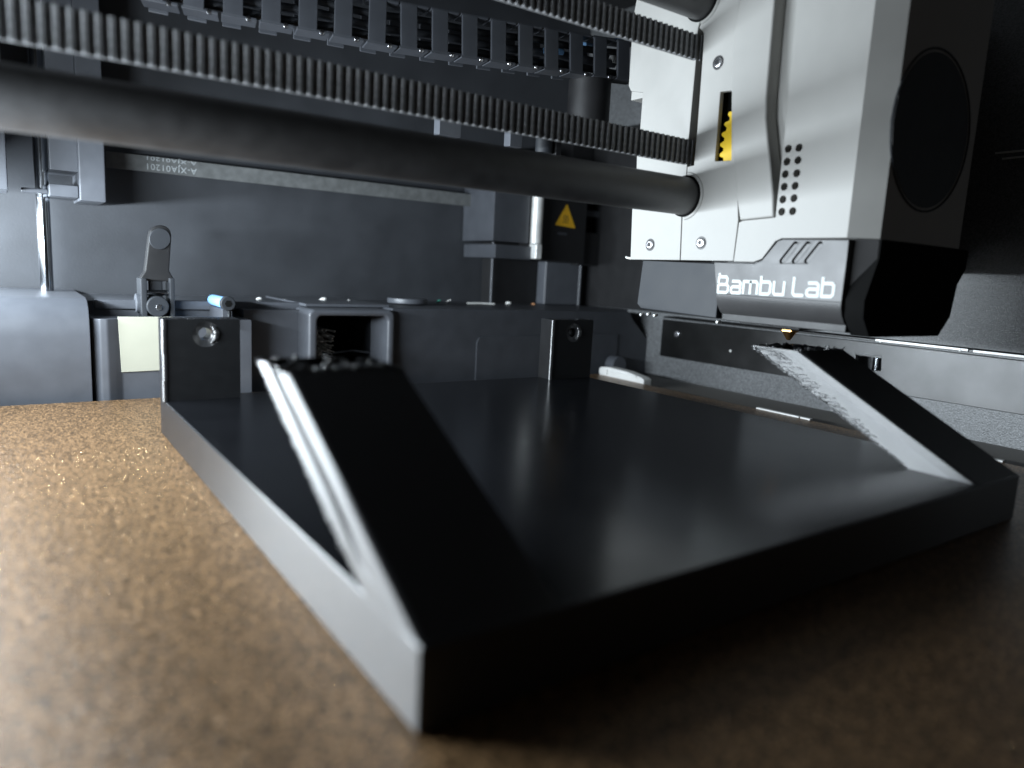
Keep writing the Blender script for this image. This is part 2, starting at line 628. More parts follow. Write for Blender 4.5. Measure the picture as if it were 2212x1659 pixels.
def tooth_mesh(z0, z1):
    b = bmesh.new()
    prof = [(-0.62, 0), (-0.5, -0.42), (-0.3, -0.72), (0.3, -0.72), (0.5, -0.42), (0.62, 0)]
    va = [b.verts.new((x * MM, y * MM, z0 * MM)) for x, y in prof]
    vb = [b.verts.new((x * MM, y * MM, z1 * MM)) for x, y in prof]
    b.faces.new(va)
    b.faces.new(vb[::-1])
    for i in range(len(prof) - 1):
        b.faces.new((va[i], va[i + 1], vb[i + 1], vb[i]))
    bmesh.ops.recalc_face_normals(b, faces=b.faces)
    me = bpy.data.meshes.new("tooth")
    b.to_mesh(me)
    b.free()
    for p in me.polygons:
        p.use_smooth = True
    me.set_sharp_from_angle(angle=math.radians(50))
    me.materials.append(M["rubber"])
    return me


def toothed_belt(x0, x1, y, z0, z1, label, xa):
    t = thing("drive_belt", label, "belt", ((x0 + x1) / 2, y, z0))
    obj("belt_band", box_bm(x0, x1, y, y + 0.7, z0, z1, 0.12, 1), M["rubber"], t)
    me = tooth_mesh(0, z1 - z0)
    n = int((x1 - xa) / 2.0)
    for i in range(n):
        o = bpy.data.objects.new("tooth", me)
        COL.objects.link(o)
        o.parent = t
        o.location = Vector((x1 - 1.0 - 2.0 * i, y + 0.02, z0)) * MM - t.location
    return t


toothed_belt(-45, 166, RY + 0.6, 79.7, 86.5, "long black toothed belt running just above the lower tube", -4)
toothed_belt(60, 166, RY + 0.6, 107.6, 114.2, "short stretch of toothed belt at the top beside the print head", 88)

# ------------------------------------------------------------------ print head


def z3(x, y):                                 # a point on the head's left face
    p = at(1327.2 + 0.4 * x, 0.4 * y, 0, XF)
    return (p.y, p.z)


def z2(x, y):
    p = at(1327.2 + 0.275 * x, 331.8 + 0.275 * y, 0, XF)
    return (p.y, p.z)


head = thing("print_head", "pale grey and charcoal print head with vent holes and a white logo", "print head", (183.5, 123.4, 31.9))
rearc = [z3(135, -90), z3(520, -90), z3(452, 150), z3(440, 320), z3(400, 760), z3(388, 940), z3(362, 1165), z3(352, 1405), z3(85, 1402),
         z3(95, 1120), z3(118, 915), z3(120, 830), z3(137, 700), z3(152, 500), z3(88, 492), z3(76, 465), z3(92, 215), z3(103, 80)]
obj("rear_clamp", plate_x(rearc, [], XF, XF + 14, bev=0.3), M["white"], head)
n0 = z3(76, 462)
n1 = z3(152, 455)
obj("clamp_notch", box_bm(XF + 1.2, XF + 10, n1[0] - .3, n0[0] - .2, z3(150, 522)[1], z3(150, 470)[1], .3), M["white"], head)
frontc = [z3(545, -90), z3(690, -90), z3(642, 240), z3(640, 700), z3(664, 1060), z3(668, 1190), z3(640, 1410), z3(356, 1405), z3(366, 1165),
          z3(392, 940), z3(392, 900), z3(428, 892), z3(446, 700), z3(474, 320), z3(482, 180), z3(458, 150)]
win = [z3(572, 495), z3(632, 489), z3(630, 866), z3(542, 870)]
obj("front_clamp", plate_x(frontc, [soften(win, .3)], XF, XF + 1.6, bev=0.3), M["white"], head)
obj("gear_well", box_bm(XF + 3.6, XF + 4.1, 122.5, 142, 72, 108), M["matte_black"], head)
obj("belt_slot", box_bm(XF + 5.5, XF + 6.5, 136, 152, 60, 118), M["matte_black"], head)
for cz in (RZ, UZ):
    obj("tube_seat", cyl_bm((XF - 0.25, RY, cz), (XF + 4.8, RY, cz), 5.75, n=48), M["matte_black"], head)
    b = bmesh.new()
    ring_pts = [(XF + 0.05, RY - 6.2 * math.cos(t), cz + 6.2 * math.sin(t)) for t in [math.radians(-85 + 170 * i / 40) for i in range(41)]]
    obj("seat_rim", tube_bm(ring_pts, 0.5, n=8), M["white"], head)
# yellow gear behind the window
gc = z3(905, 738)
gr = gc[0]
lead = z3(560, 738)
grad = lead[0] - gc[0]
b = bmesh.new()
NT = 46
pts = []
for i in range(-26, 27):                     # only the rim part that faces the window
    t = 2 * math.pi * i / (NT * 4)
    r = grad if (i % 4) in (0, 1) else grad - 1.15
    pts.append((gc[0] + r * math.cos(t), gc[1] + r * math.sin(t)))
ye = z3(735, 738)[0]
pts = [(ye, pts[0][1])] + pts + [(ye, pts[-1][1])]
obj("drive_gear", plate_x(pts, [], XF + 1.0, XF + 3.4, bev=0.15, seg=1), M["yellow"], head)


def screw(p, r, parent, depth=0.0, name="screw"):
    y, z = p
    s = obj(name, cyl_bm((XF - 0.75, y, z), (XF + 1.0, y, z), r, n=32, bev=0.45), M["screw"], parent)
    hexp = [(y + r * .52 * math.cos(math.radians(60 * i + 20)), z + r * .52 * math.sin(math.radians(60 * i + 20))) for i in range(6)]
    obj("hex_socket", plate_x(hexp, [], XF - 0.80, XF - 0.2, bev=0.02, seg=1), M["black"], s)
    obj("screw_well", cyl_bm((XF - 0.06, y + .1, z), (XF + .6, y + .1, z), r * 1.35, n=32), M["grey_cover"], s)


for p in ((195, 1322), (470, 1312), (562, 338)):
    screw(z3(*p), 1.35, head)
# curved flap
flap = [z3(700, -90), z3(885, -90), z3(832, 530), z3(829, 640), z3(868, 1060), z3(868, 1172), z3(688, 1190), z3(668, 1060), z3(646, 760), z3(640, 600), z3(645, 240)]
obj("latch_flap", plate_x(flap, [], XF - 0.9, XF + 4, bev=0.6, seg=3), M["white"], head)
obj("flap_recess", plate_x([z3(690, -95), z3(1000, -95), z3(935, 640), z3(875, 1180), z3(690, 1190), z3(660, 600)], [], XF + 4.2, XF + 6, bev=0.1), M["black"], head)
# main cover with twelve vent holes
YE = 95.0
cov = [z3(868, 1174), z3(690, 1192), z3(672, 1202), z3(643, 1412), z3(752, 1415), z3(796, 1398), z3(868, 1303), z3(902, 1287),
       (YE, 59.1), (YE, 140), z3(992, -90), z3(928, 640)]
cov = cov[:4] + soften(cov[4:8], .01, 1) + cov[8:]
vents = []
for cx, cy in ((938, 803), (931, 872), (922, 940), (916, 1008), (909, 1077), (903, 1143), (996, 797), (990, 865), (984, 935), (975, 1003), (969, 1070), (962, 1140)):
    q = z3(cx, cy)
    vents.append(circle(q[0], q[1], 0.92, 20))
cover = obj("side_cover", plate_x(cov, vents, XF, XF + 2.4, bev=0.18), M["white"], head)
obj("vent_backing", box_bm(XF + 3.2, XF + 3.4, YE + 1, 115.5, 61, 90), M["matte_black"], head)
shell = [(XF, YE - .06), (XF + 5, 90), (203, 90), (208, 95), (208, 128), (XF + 3.6, 128), (XF + 3.6, 97), (XF + 0.02, 96.0)]
shell = [(XF + .02, YE - .06), (XF + 5, 90), (203, 90), (208, 95), (208, 128), (XF + 3.6, 128), (XF + 3.6, YE - .06)]
fan = circle(183.5, 0, 1)
obj("front_shell", plate_z(shell, [], 59.1, 140, bev=0.05, seg=1), M["white"], head)
fc = at(2013, 285, 1, 90)
obj("fan_opening", cyl_bm((fc.x, 89.9, fc.z), (fc.x, 91, fc.z), 17.5, n=48), M["black"], head)
b = bmesh.new()
obj("fan_rim", tube_bm([(fc.x + 18.3 * math.cos(2 * math.pi * i / 48), 89.9, fc.z + 18.3 * math.sin(2 * math.pi * i / 48)) for i in range(49)], 0.25), M["dark_cover"], head)
# grey lower cover with grooves and logo
zb = 44.3
low = [z2(775, 852), z2(930, 857), z2(1105, 860), z2(1150, 838), z2(1275, 685), z2(1320, 668), (YE - .3, 58.7), (YE - .3, zb), (131.2, zb)]
low = low[:2] + soften(low[2:6], .01, 1) + low[6:]
gro = []
for k in range(3):
    a, b_ = Vector(z2(1412 + 98 * k, 712)), Vector(z2(1308 + 98 * k, 842))
    d = (b_ - a).normalized()
    nn = Vector((-d.y, d.x)) * 0.62
    lp = []
    for i in range(9):
        t = math.pi * i / 8
        lp.append(tuple(a - d * 0.62 * math.sin(t) + nn * math.cos(t)))
    for i in range(9):
        t = math.pi * i / 8
        lp.append(tuple(b_ + d * 0.62 * math.sin(t) - nn * math.cos(t)))
    gro.append(lp)
lower = obj("lower_cover", plate_x(low, gro, XF + 0.35, XF + 3, bev=0.22), M["grey_cover"], head)
obj("groove_floor", box_bm(XF + 0.95, XF + 1.3, YE + 2, 120, 50, 57.8), M["grey_cover"], lower)
sk = [(XF + 0.35, zb - .02), (XF + 0.4, 43.0), (XF + 1.1, 41.2), (XF + 2.6, 39.4), (XF + 4.6, 37.9), (XF + 7, 37.0), (XF + 14, 36.8), (XF + 14, zb - .02)]
obj("cover_skirt", plate_y(sk, [], YE - .3, 131.2, bev=0.1, seg=1), M["grey_cover"], lower)
# dark heater body behind it
hb = [(131.6, 52.6), z3(97, 1412), z2(140, 1210), (160.5, 37.4), (131.6, 37.0)]
obj("heater_body", plate_x([(131.6, 52.5), (161.5, 52.9), (162.6, 39.5), (160.8, 38.2), (131.6, 37.6)], [], XF + 1.6, XF + 8, bev=0.35), M["dark_cover"], head)
for px, py in ((1383, 678), (1398, 677), (1412, 680), (1548, 694)):
    q = at(px, py, 0, XF + 3)
    obj("solder_dot", cyl_bm((XF + 3, q.y, q.z - .3), (XF + 4.5, q.y, q.z), 0.45, n=12, bev=.15), M["silver"], head)
# black duct below the front shell
duct = [(XF + 5.2, 59), (XF + 5.2, 54.8), (XF + 1.2, 45), (XF + 1.6, 41), (XF + 5.2, 36.6), (198, 36.6), (203, 41.5), (204.5, 50), (208, 54), (208, 59)]
obj("fan_duct", plate_y(duct, [], 89.7, 94.4, bev=0.15), M["matte_black"], head)
cham = [(XF + 1.0, 94.2), (XF + 5.05, 89.95), (XF + 8, 89.95), (XF + 8, 94.2)]
obj("duct_chamfer", plate_z([(XF + 2.4, 94.6), (XF + 5.15, 90.2), (XF + 9, 93), (XF + 9, 94.6)], [], 44.5, 59.0, bev=0.05, seg=1), M["grey_cover"], head)
obj("duct_body", box_bm(XF + 3.2, 207.5, 94.6, 131, 37.2, 58.9, .2), M["black"], head)
# nozzle
nz = obj("nozzle", cyl_bm((183.46, 123.4, 34.6), (183.46, 123.4, 37.4), 2.6, n=6), M["brass"], head)
obj("nozzle_tip", cyl_bm((183.46, 123.4, 32.1), (183.46, 123.4, 34.7), 0.5, 2.2, n=24), M["brass"], nz)
obj("heater_sock", box_bm(174, 193, 114, 134, 35.6, 38.6, .8), M["black"], head)
obj("plastic_burr", tube_bm([z_ for z_ in (Vector((XF + .2, *z3(88, 1396))), Vector((XF - .2, *z3(70, 1392))), Vector((XF, *z3(64, 1388))))], 0.35, n=6), M["scrap"], head)

# logo lettering
GL = {
    'B': [[(0.0, .62), (0, .95)], [(0, .45), (0, 0), (.72, 0), (.85, .12), (.85, .38), (.74, .5), (.08, .5)], [(.6, .5), (.74, .62), (.74, .86), (.62, .98), (.1, .98), (.02, 1.16)]],
    'a': [[(.08, .72), (.62, .72), (.75, .6), (.75, 0), (.12, 0), (0, .1), (0, .28), (.12, .38), (.75, .38)]],
    'm': [[(0, 0), (0, .72), (.98, .72), (1.1, .6), (1.1, 0)], [(.55, .72), (.55, 0)]],
    'b': [[(0, 1.02), (0, 0), (.63, 0), (.75, .12), (.75, .6), (.63, .72), (.05, .72)]],
    'u': [[(0, .74), (0, .12), (.12, 0), (.75, 0), (.75, .74)]],
    'L': [[(0, 1.0), (0, .12), (.12, 0), (.72, 0)]],
}


def stroke_plate(path, w):
    """flat ribbon polygon pieces for one stroke, as list of quads in 2D"""
    quads = []
    for a, c in zip(path[:-1], path[1:]):
        a, c = Vector(a), Vector(c)
        d = (c - a).normalized()
        n = Vector((-d.y, d.x)) * w
        a2, c2 = a - d * w * .55, c + d * w * .55
        quads.append((a2 + n, a2 - n, c2 - n, c2 + n))
    return quads


l0 = at(1549, 631, 0, XF)
l1 = at(1797, 641, 0, XF)
U = 4.25
text = "Bambu Lab"
adv = []
cur = 0
for ch in text:
    adv.append(cur)
    cur += 0.42 if ch == ' ' else max(x for s in GL[ch] for x, _ in s) + 0.26
tw = cur - 0.26
sx = (l0.y - l1.y) / (tw * U)
for ch, off in zip(text, adv):
    if ch == ' ':
        continue
    b = bmesh.new()
    k = 0
    for s in GL[ch]:
        for q in stroke_plate(s, 0.092):
            x_ = XF + 0.27 - 0.004 * (k % 3)
            k += 1
            tri = []
            for p in q:
                y = l0.y - (off + p.x) * U * sx
                z = l0.z + (l1.z - l0.z) * ((off + p.x) / tw) + p.y * U
                tri.append((y, z))
            va = [b.verts.new((x_, y, z)) for y, z in tri]
            vb = [b.verts.new((XF + .4, y, z)) for y, z in tri]
            b.faces.new(va)
            b.faces.new(vb[::-1])
            for i in range(4):
                b.faces.new((va[i], vb[i], vb[(i + 1) % 4], va[(i + 1) % 4]))
    obj("logo_letter", b, M["print_white"], lower, smooth=0)

# ------------------------------------------------------------------ cable chain behind the belts
chain = thing("cable_chain", "black link chain carrying cables across the top behind the belts", "cable chain", (90, 215, 100))
path = []
for px, py, Y in ((330, 2, 222), (427, 22, 219), (624, 58, 214), (821, 96, 209), (1000, 124, 205), (1124, 142, 202), (1240, 158, 200), (1345, 171, 198)):
    path.append(at(px, py, 1, Y))


def along(path, s):
    for a, c in zip(path[:-1], path[1:]):
        L = (c - a).length
        if s <= L:
            return a + (c - a) * (s / L), (c - a).normalized()
        s -= L
    return path[-1], (path[-1] - path[-2]).normalized()


tot = sum((c - a).length for a, c in zip(path[:-1], path[1:]))
NL = 15
pitch = tot / NL
for i in range(NL + 1):
    p, d = along(path, pitch * (i + .0))
    h = 12.5
    b = bmesh.new()
    b2 = box_bm(-pitch * .26, pitch * .26, -0.6, 0.6, 0.2, h, .3, bm=None)
    merge(b, b2)
    merge(b, box_bm(-pitch * .3, pitch * .62, -0.5, 6, -0.3, 0.6, .25))
    merge(b, box_bm(-pitch * .3, pitch * .62, -0.5, 6, h - .6, h + .3, .25))
    merge(b, box_bm(-pitch * .26, pitch * .26, 11, 12, 0.2, h, .3))
    rot = Matrix((d, Vector((0, 0, 1)).cross(d).normalized(), d.cross(Vector((0, 0, 1)).cross(d).normalized()))).transposed()
    for v in b.verts:
        v.co = rot @ v.co + p
    lk = obj("link", b, M["rear_dark"], chain)
    q = rot @ Vector((pitch * .4, -.7, .1)) + p
    obj("link_pin", cyl_bm(q, q + Vector((0, 1.2, 0)), 0.75, n=14, bev=.3), M["screw"], lk)
for k, (oy, oz, r, mm) in enumerate(((4, 3.0, 1.2, "dark_cover"), (5, 6.2, 1.4, "rear_dark"), (3.5, 9.4, 1.1, "dark_cover"))):
    pts = []
    for i in range(60):
        p, d = along(path, tot * i / 59)
        pts.append(p + Vector((0, oy, oz + .3 * math.sin(i * .4 + k))))
    obj("cable", tube_bm(pts, r, n=10), M[mm], chain)
pts = [at(px, py, 1, 204) for px, py in ((1176, 108), (1195, 110), (1215, 113))]
obj("blue_wire", tube_bm(pts, 1.0, n=8), M["blue"], chain)
pts = [at(px, py, 1, 206) for px, py in ((1262, 95), (1290, 92), (1320, 90), (1368, 88))]
obj("blue_wire", tube_bm(pts, 1.2, n=8), M["blue"], chain)
q = at(1345, 130, 1, 201)
obj("connector", box_bm(q.x - 4, q.x - 1.5, 201, 204, q.z - 1.5, q.z + 1, .3), M["silver"], chain)

# carriage at the right end of the tubes
car = thing("end_carriage", "dark carriage block at the right end of the tubes behind the print head", "carriage", (247, 146, 54))
obj("carriage_body", box_bm(232, 262, 124, 178, 54.5, 140, 1.0), M["black"], car)
obj("carriage_foot", box_bm(262.2, 270, 132, 170, 60, 130, .6), M["dark_cover"], car)

# hanging parts glimpsed between belt and lower tube
q0 = at(950, 262, 1, 215)
q1 = at(996, 298, 1, 215)
tag(obj("hanging_tab", box_bm(q0.x, q1.x, 215, 219, q1.z, 104, .3), M["rear"]), "wide grey tab hanging below the toothed belt", "tab")
q0 = at(1103, 284, 1, 215)
q1 = at(1128, 320, 1, 215)
tag(obj("hanging_tab", box_bm(q0.x, q1.x, 215, 219, q1.z, 104, .3), M["rear"]), "narrow grey tab hanging below the belt, nearer the print head", "tab")
q = at(1185, 330, 1, 220)
idl = thing("idler_roller", "small dark roller showing between belt and lower tube", "roller", (q.x, 223, q.z))
obj("roller_barrel", cyl_bm((q.x, 223, q.z), (q.x, 223, q.z + 7), 3.2, n=28, bev=.4), M["dark_cover"], idl)
obj("roller_bracket", box_bm(q.x + 3.4, q.x + 6, 220, 226, q.z - 1, q.z + 12, .3), M["black"], idl)
q = at(1295, 238, 1, 200)
tag(obj("motor_can", cyl_bm((q.x, 206, q.z - 9), (q.x, 206, q.z + 11), 7.5, n=40, bev=.6), M["black"]), "glossy black cylinder hanging under the end of the cable chain", "motor")

# ------------------------------------------------------------------ rear belt with its print
z_lo, z_hi = at(700, 412, 1, 322), at(700, 382, 1, 322)
tag_b = thing("flat_belt", "flat grey belt with upside down lettering running along the rear wall", "belt", (120, 322, z_lo.z))
obj("belt_band", box_bm(34, 250, 322, 322.8, z_lo.z, z_hi.z, .1, 1), M["rubber_pale"], tag_b)


def lettering(name, body, size, xr, zc, y, mt, parent, hs=1.0):
    cu = bpy.data.curves.new("tmp", 'FONT')
    cu.body = body
    cu.size = size
    cu.align_x = 'LEFT'
    cu.extrude = 0.01
    cu.space_character = 1.12
    o = bpy.data.objects.new("tmp", cu)
    COL.objects.link(o)
    dg = bpy.context.evaluated_depsgraph_get()
    me = bpy.data.meshes.new_from_object(o.evaluated_get(dg))
    bpy.data.objects.remove(o)
    bpy.data.curves.remove(cu)
    me.materials.clear()
    for v in me.vertices:                     # turned by 180 degrees in the panel's plane
        v.co = Vector((xr - v.co.x, y - .02 - v.co.z, zc - v.co.y * hs))
    return obj(name, me, mt, parent, smooth=0)


xr = at(425, 385, 1, 322).x
hgt = z_hi.z - z_lo.z
lettering("belt_print", "A-XJA01201", hgt * .55, xr, z_lo.z + hgt * .52, 321.97, M["print_grey"], tag_b)
lettering("belt_print", "A-XJA01201", hgt * .55, xr, z_lo.z + hgt * .98, 321.97, M["print_grey"], tag_b, hs=0.62)

# ------------------------------------------------------------------ rear housing
YH = 268.0
hou = thing("rear_housing", "long grey housing along the back behind the build plate", "housing", (130, 290, -10))
prof = [(268.6, -10), (266.2, -4), (266.0, 20), (266.5, 25), (268.2, 29), (271.5, 31.3), (276, 32.0), (WY - 1, 32.0), (WY - 1, -10)]
obj("left_cover", plate_x(prof, [], -40, 21.9, bev=0.3), M["rear"], hou)
cc = [(22.6, 292), (22.6, 270.2), (23.2, 268.6), (24.6, 266.6), (26.8, 266.3), (29.0, 267.4), (31, 268.6), (72, 268.6), (72, 280), (24.6, 280), (24.6, 292)]
corner = obj("corner_cover", plate_z(soften(cc, .5, 3), [], -10, 25.6, bev=0.3), M["rear"], hou)
q0 = at(254, 684, 1, 268.3)
q1 = at(346, 800, 1, 268.3)
pad = [(q0.x, q0.z), (46.5, q0.z), (46.5, q1.z + .1), (q0.x + .6, q1.z - .2)]
obj("cream_pad", plate_y(pad, [], 268.0, 268.55, bev=0.1, seg=1), M["cream"], hou)
obj("shelf_top", box_bm(22.2, 95, 286, WY - 1, -10, 30.4, .4), M["rear"], hou)
q0 = at(520, 690, 1, 266)
q1 = at(543, 845, 1, 266)
obj("rib", box_bm(q0.x - 4, q1.x, 264.5, 286, q1.z - 4, q0.z, .5), M["rear"], hou)
obj("back_panel", box_bm(q1.x, 95, 276, 287, -10, 28.5, .5), M["rear"], hou)
obj("shelf_lip", box_bm(24.8, 128, 283.5, 287, 27.6, 30.9, .6), M["rear"], hou)
# chute opening
f0 = at(664, 667, 1, 266)
f1 = at(851, 667, 1, 266)
h0 = at(684, 682, 1, 266)
h1 = at(835, 682, 1, 266)
outer = rounded(f0.x, f1.x, -12, 29.6, 2.6)
hole = rounded(h0.x, h1.x, -9, h0.z, 2.2)
obj("chute_frame", plate_y(outer, [hole], 264.5, 282, bev=1.2, seg=4), M["rear"], hou)
obj("shelf_top", box_bm(95.5, 131, 276, WY - 1, 29.8, 31.0, .3), M["rear"], hou)
obj("chute_back", box_bm(90, 136, 318, 319, -10, 29.5), M["matte_black"], hou)
obj("chute_side", box_bm(88, 90, 287.5, 318, -10, 29.5), M["matte_black"], hou)
obj("chute_side", box_bm(136, 138, 287.5, 318, -10, 29.5), M["matte_black"], hou)
# right panel
rp = [(f1.x + .2, -12), (289.5, -12), (289.5, -4), (286, 0.5), (285.6, 12.6), (277.5, 13.5), (264, 25.5), (261, 29.8), (f1.x + .2, 30.2)]
rpan = obj("right_panel", plate_y(soften(rp, .8, 3), [], 268.0, 284, bev=0.5), M["rear_dark"], hou)
t0 = at(1030, 735, 1, 267.6)
t1 = at(1335, 722, 1, 267.6)
flp = [(t0.x, -8), (t1.x, -8), (t1.x, t1.z), (t1.x - 1, t1.z + .2), (t0.x + 3, t1.z - .3), (t0.x + 1, t1.z - .9), (t0.x, t1.z - 3)]
obj("flap", plate_y(flp, [], 267.35, 268.6, bev=0.2), M["rear_dark"], rpan)
obj("shelf_top", box_bm(131.3, 285, 284.2, WY - 1, -10, 30.0, .5), M["rear_dark"], hou)
k0 = at(1337, 790, 1, 262)
obj("knob", cyl_bm((k0.x, 261.5, k0.z), (k0.x, 268, k0.z), 4.6, n=36, bev=.4), M["rear"], hou)
d0 = at(882, 652, 1, 296)
obj("cap_disc", cyl_bm((d0.x, 297, 30.6), (d0.x, 297, 32.9), 9.0, n=48, bev=.4), M["rear"], hou)
# brush bristles in the chute
b = bmesh.new()
for i in range(170):
    px, py = random.uniform(684, 725), random.uniform(712, 790)
    if random.random() < (px - 684) / 60:
        continue
    p = at(px, py, 1, 284)
    cyl_bm(p, p + Vector((random.uniform(-.5, .5), 10, random.uniform(-1, 1))), 0.22, n=5, bm=b)
s = obj("brush_bristles", b, M["silver"], hou)
s["kind"] = "stuff"
pts = [at(px, py, 1, 290) for px, py in ((720, 762), (760, 757), (800, 762), (840, 772))]
obj("chute_wire", tube_bm(pts, .45, n=8), M["rear"], hou)

# spacer tube with socket screw
s0 = at(493, 656, 1, 262)
sp = thing("spacer_tube", "short pale blue tube with a dark socket screw beside the black lever", "spacer", (s0.x, 272, s0.z - 2))
obj("sleeve", cyl_bm((s0.x, 263.4, s0.z), (s0.x, 284, s0.z), 2.0, n=32), M["blue"], sp)
hd = obj("screw_head", cyl_bm((s0.x, 261.6, s0.z), (s0.x, 264.4, s0.z), 2.5, n=32, bev=.5), M["dark_cover"], sp)
obj("hex_socket", plate_y([(s0.x + 1.25 * math.cos(math.radians(60 * i)), s0.z + 1.25 * math.sin(math.radians(60 * i))) for i in range(6)], [], 261.5, 262.3, bev=.02, seg=1), M["matte_black"], hd)
obj("saddle", box_bm(s0.x - 1.4, s0.x + 2, 264.6, 284, s0.z - 9, s0.z - 2.1, .4), M["rear_dark"], sp)
obj("saddle_post", cyl_bm((s0.x + .6, 262.6, s0.z - 8), (s0.x + .6, 262.6, s0.z - 2.6), 0.8, n=16), M["steel"], sp)

# wiper lever
YL = 283.0
lev = thing("wiper_lever", "upright black lever with rounded tip standing on the rear housing", "lever", (46, YL, 24))


def yl(px, py, Y=YL):
    p = at(px, py, 1, Y)
    return (p.x, p.z)


tong = [yl(312, 585), yl(321, 510), yl(324, 497), yl(333, 489), yl(345, 486), yl(357, 489), yl(366, 497), yl(369, 510), yl(364, 585), yl(374, 602), yl(372, 608), yl(303, 606), yl(302, 600)]
obj("tongue", plate_y(soften(tong, .5, 2), [], YL - 1.5, YL + 3, bev=0.5), M["black"], lev)
pdz = [yl(345 + 23 * math.cos(math.radians(a)), 516 + 23 * math.sin(math.radians(a)), YL - 1.5) for a in range(0, 360, 15)]
obj("tip_pad", plate_y(pdz, [], YL - 2.1, YL - 1.4, bev=.2), M["dark_cover"], lev)
for xa, xb in ((300, 315), (362, 374)):
    a, c = yl(xa, 600), yl(xb, 672)
    obj("side_plate", box_bm(a[0], c[0], YL - 4, YL + 6, c[1] - 2, a[1], .3), M["dark_cover"], lev)
a, c = yl(316, 632), yl(362, 632)
obj("cross_pin", cyl_bm((a[0], YL - 1, a[1]), (c[0], YL - 1, c[1]), 1.0, n=16), M["steel"], lev)
a = yl(337, 640)
obj("spring_arm", box_bm(a[0] - 2.2, a[0] + 2.2, YL - .5, YL + 2, a[1] - 6, a[1] + 6, .6), M["dark_cover"], lev)
a = yl(336, 660)
pv = obj("pivot", cyl_bm((a[0], YL - 5.5, a[1]), (a[0], YL + 3, a[1]), 3.6, n=32, bev=.5), M["dark_cover"], lev)
obj("pivot_screw", cyl_bm((a[0] + .2, YL - 6.0, a[1] - .3), (a[0] + .2, YL - 5.0, a[1] - .3), 1.1, n=20, bev=.3), M["screw"], pv)
a = yl(293, 655)
obj("side_roller", cyl_bm((a[0], YL + 1, a[1]), (a[0] + 3, YL + 1, a[1]), 3.4, n=28, bev=.4), M["rear"], lev)

# ------------------------------------------------------------------ rear left corner: guide rod and corner block
gq = at(90, 400, 1, 312)
tag(obj("guide_rod", cyl_bm((gq.x, 312, -90), (gq.x, 312, 186), 2.2, n=40), M["steel"]), "vertical steel guide rod in the rear left corner", "rod")
cb = thing("corner_block", "blue grey block hanging at the rear left corner beside the steel rod", "bracket", (24, 306, 60))
a = at(167, 300, 1, 300)
c = at(230, 438, 1, 300)
obj("block_body", box_bm(a.x, c.x, 300, WY - 2, c.z, 160, .6), M["rear"], cb)
a2 = at(104, 300, 1, 303)
c2 = at(168, 372, 1, 303)
obj("block_panel", box_bm(a2.x, c2.x + .2, 303, WY - 6, c2.z, 160, .4), M["rear"], cb)
a3 = at(105, 396, 1, 302)
c3 = at(168, 428, 1, 302)
lip = obj("block_lip", box_bm(a3.x, c3.x + .3, 301.5, WY - 6, c3.z, a3.z, .4), M["rear"], cb)
a4 = at(45, 404, 1, 305)
c4 = at(104, 419, 1, 305)
obj("rod_strap", box_bm(a4.x, c4.x, 305, 307.5, c4.z, a4.z, .4), M["rear_dark"], cb)
a5 = at(-60, 280, 1, 290)
c5 = at(18, 410, 1, 290)
tag(obj("side_block", box_bm(a5.x, c5.x, 290, 310, c5.z, 160, .5), M["rear"]), "grey block cut off by the left edge below the tube", "bracket")

# ------------------------------------------------------------------ heater box with warning sticker
YB = 300.0


def yb(px, py, Y=YB):
    p = at(px, py, 1, Y)
    return (p.x, p.z)


hbx = thing("heater_box", "black box with a hot surface sticker and silver ribbed post on the rear wall", "box", (225, 310, 50))
a, c = yb(1070, 400), yb(1142, 526)
obj("left_block", box_bm(a[0], c[0], YB, WY - 1, c[1], 105, .4), M["rear_dark"], hbx)
a, c = yb(1068, 527), yb(1145, 562)
obj("foot_block", box_bm(a[0], c[0], YB - 1, WY - 1, c[1], a[1], .4), M["rear_dark"], hbx)
a, c = yb(1178, 400), yb(1266, 570)
obj("front_block", box_bm(a[0], c[0], YB + 2, WY - 1, c[1], 105, .5), M["black"], hbx)
obj("wall_shade_sheet", box_bm(RX - 4, RX - .6, 205, YB + 15.5, 30.4, 125, .4), M["black"], hbx)  # black sheet added over the right wall in place of its shade
obj("backing_panel", box_bm(yb(1268, 500)[0], RX - .6, YB + 16, WY - 1, 30.2, 125, .4), M["black"], hbx)
a, c = yb(1268, 500), yb(1375, 580)
obj("side_block", box_bm(a[0], c[0], YB + 6, WY - 1, c[1], a[1], .5), M["black"], hbx)
a, c = yb(1268, 450), yb(1375, 476)
obj("cross_bar", box_bm(a[0], c[0], YB + 8, YB + 14, c[1], a[1], .4), M["rear_dark"], hbx)
# ribbed post
a, c = yb(1158, 418), yb(1158, 527)
b = bmesh.new()
n = 34
for i in range(n):
    z_0 = c[1] + (a[1] - c[1]) * i / n
    z_1 = c[1] + (a[1] - c[1]) * (i + .75) / n
    cyl_bm((a[0], YB - 2, z_0), (a[0], YB - 2, z_1), 3.0, n=24, bev=.12, bm=b)
cyl_bm((a[0], YB - 2, c[1]), (a[0], YB - 2, a[1]), 2.6, n=24, bm=b)
post = obj("ribbed_post", b, M["silver"], hbx)
d_ = yb(1160, 560)
obj("post_foot", box_bm(a[0] - 1.9, a[0] + 1.9, YB - 5.2, YB + 1, d_[1], c[1] - .1, .6, 3), M["silver"], post)
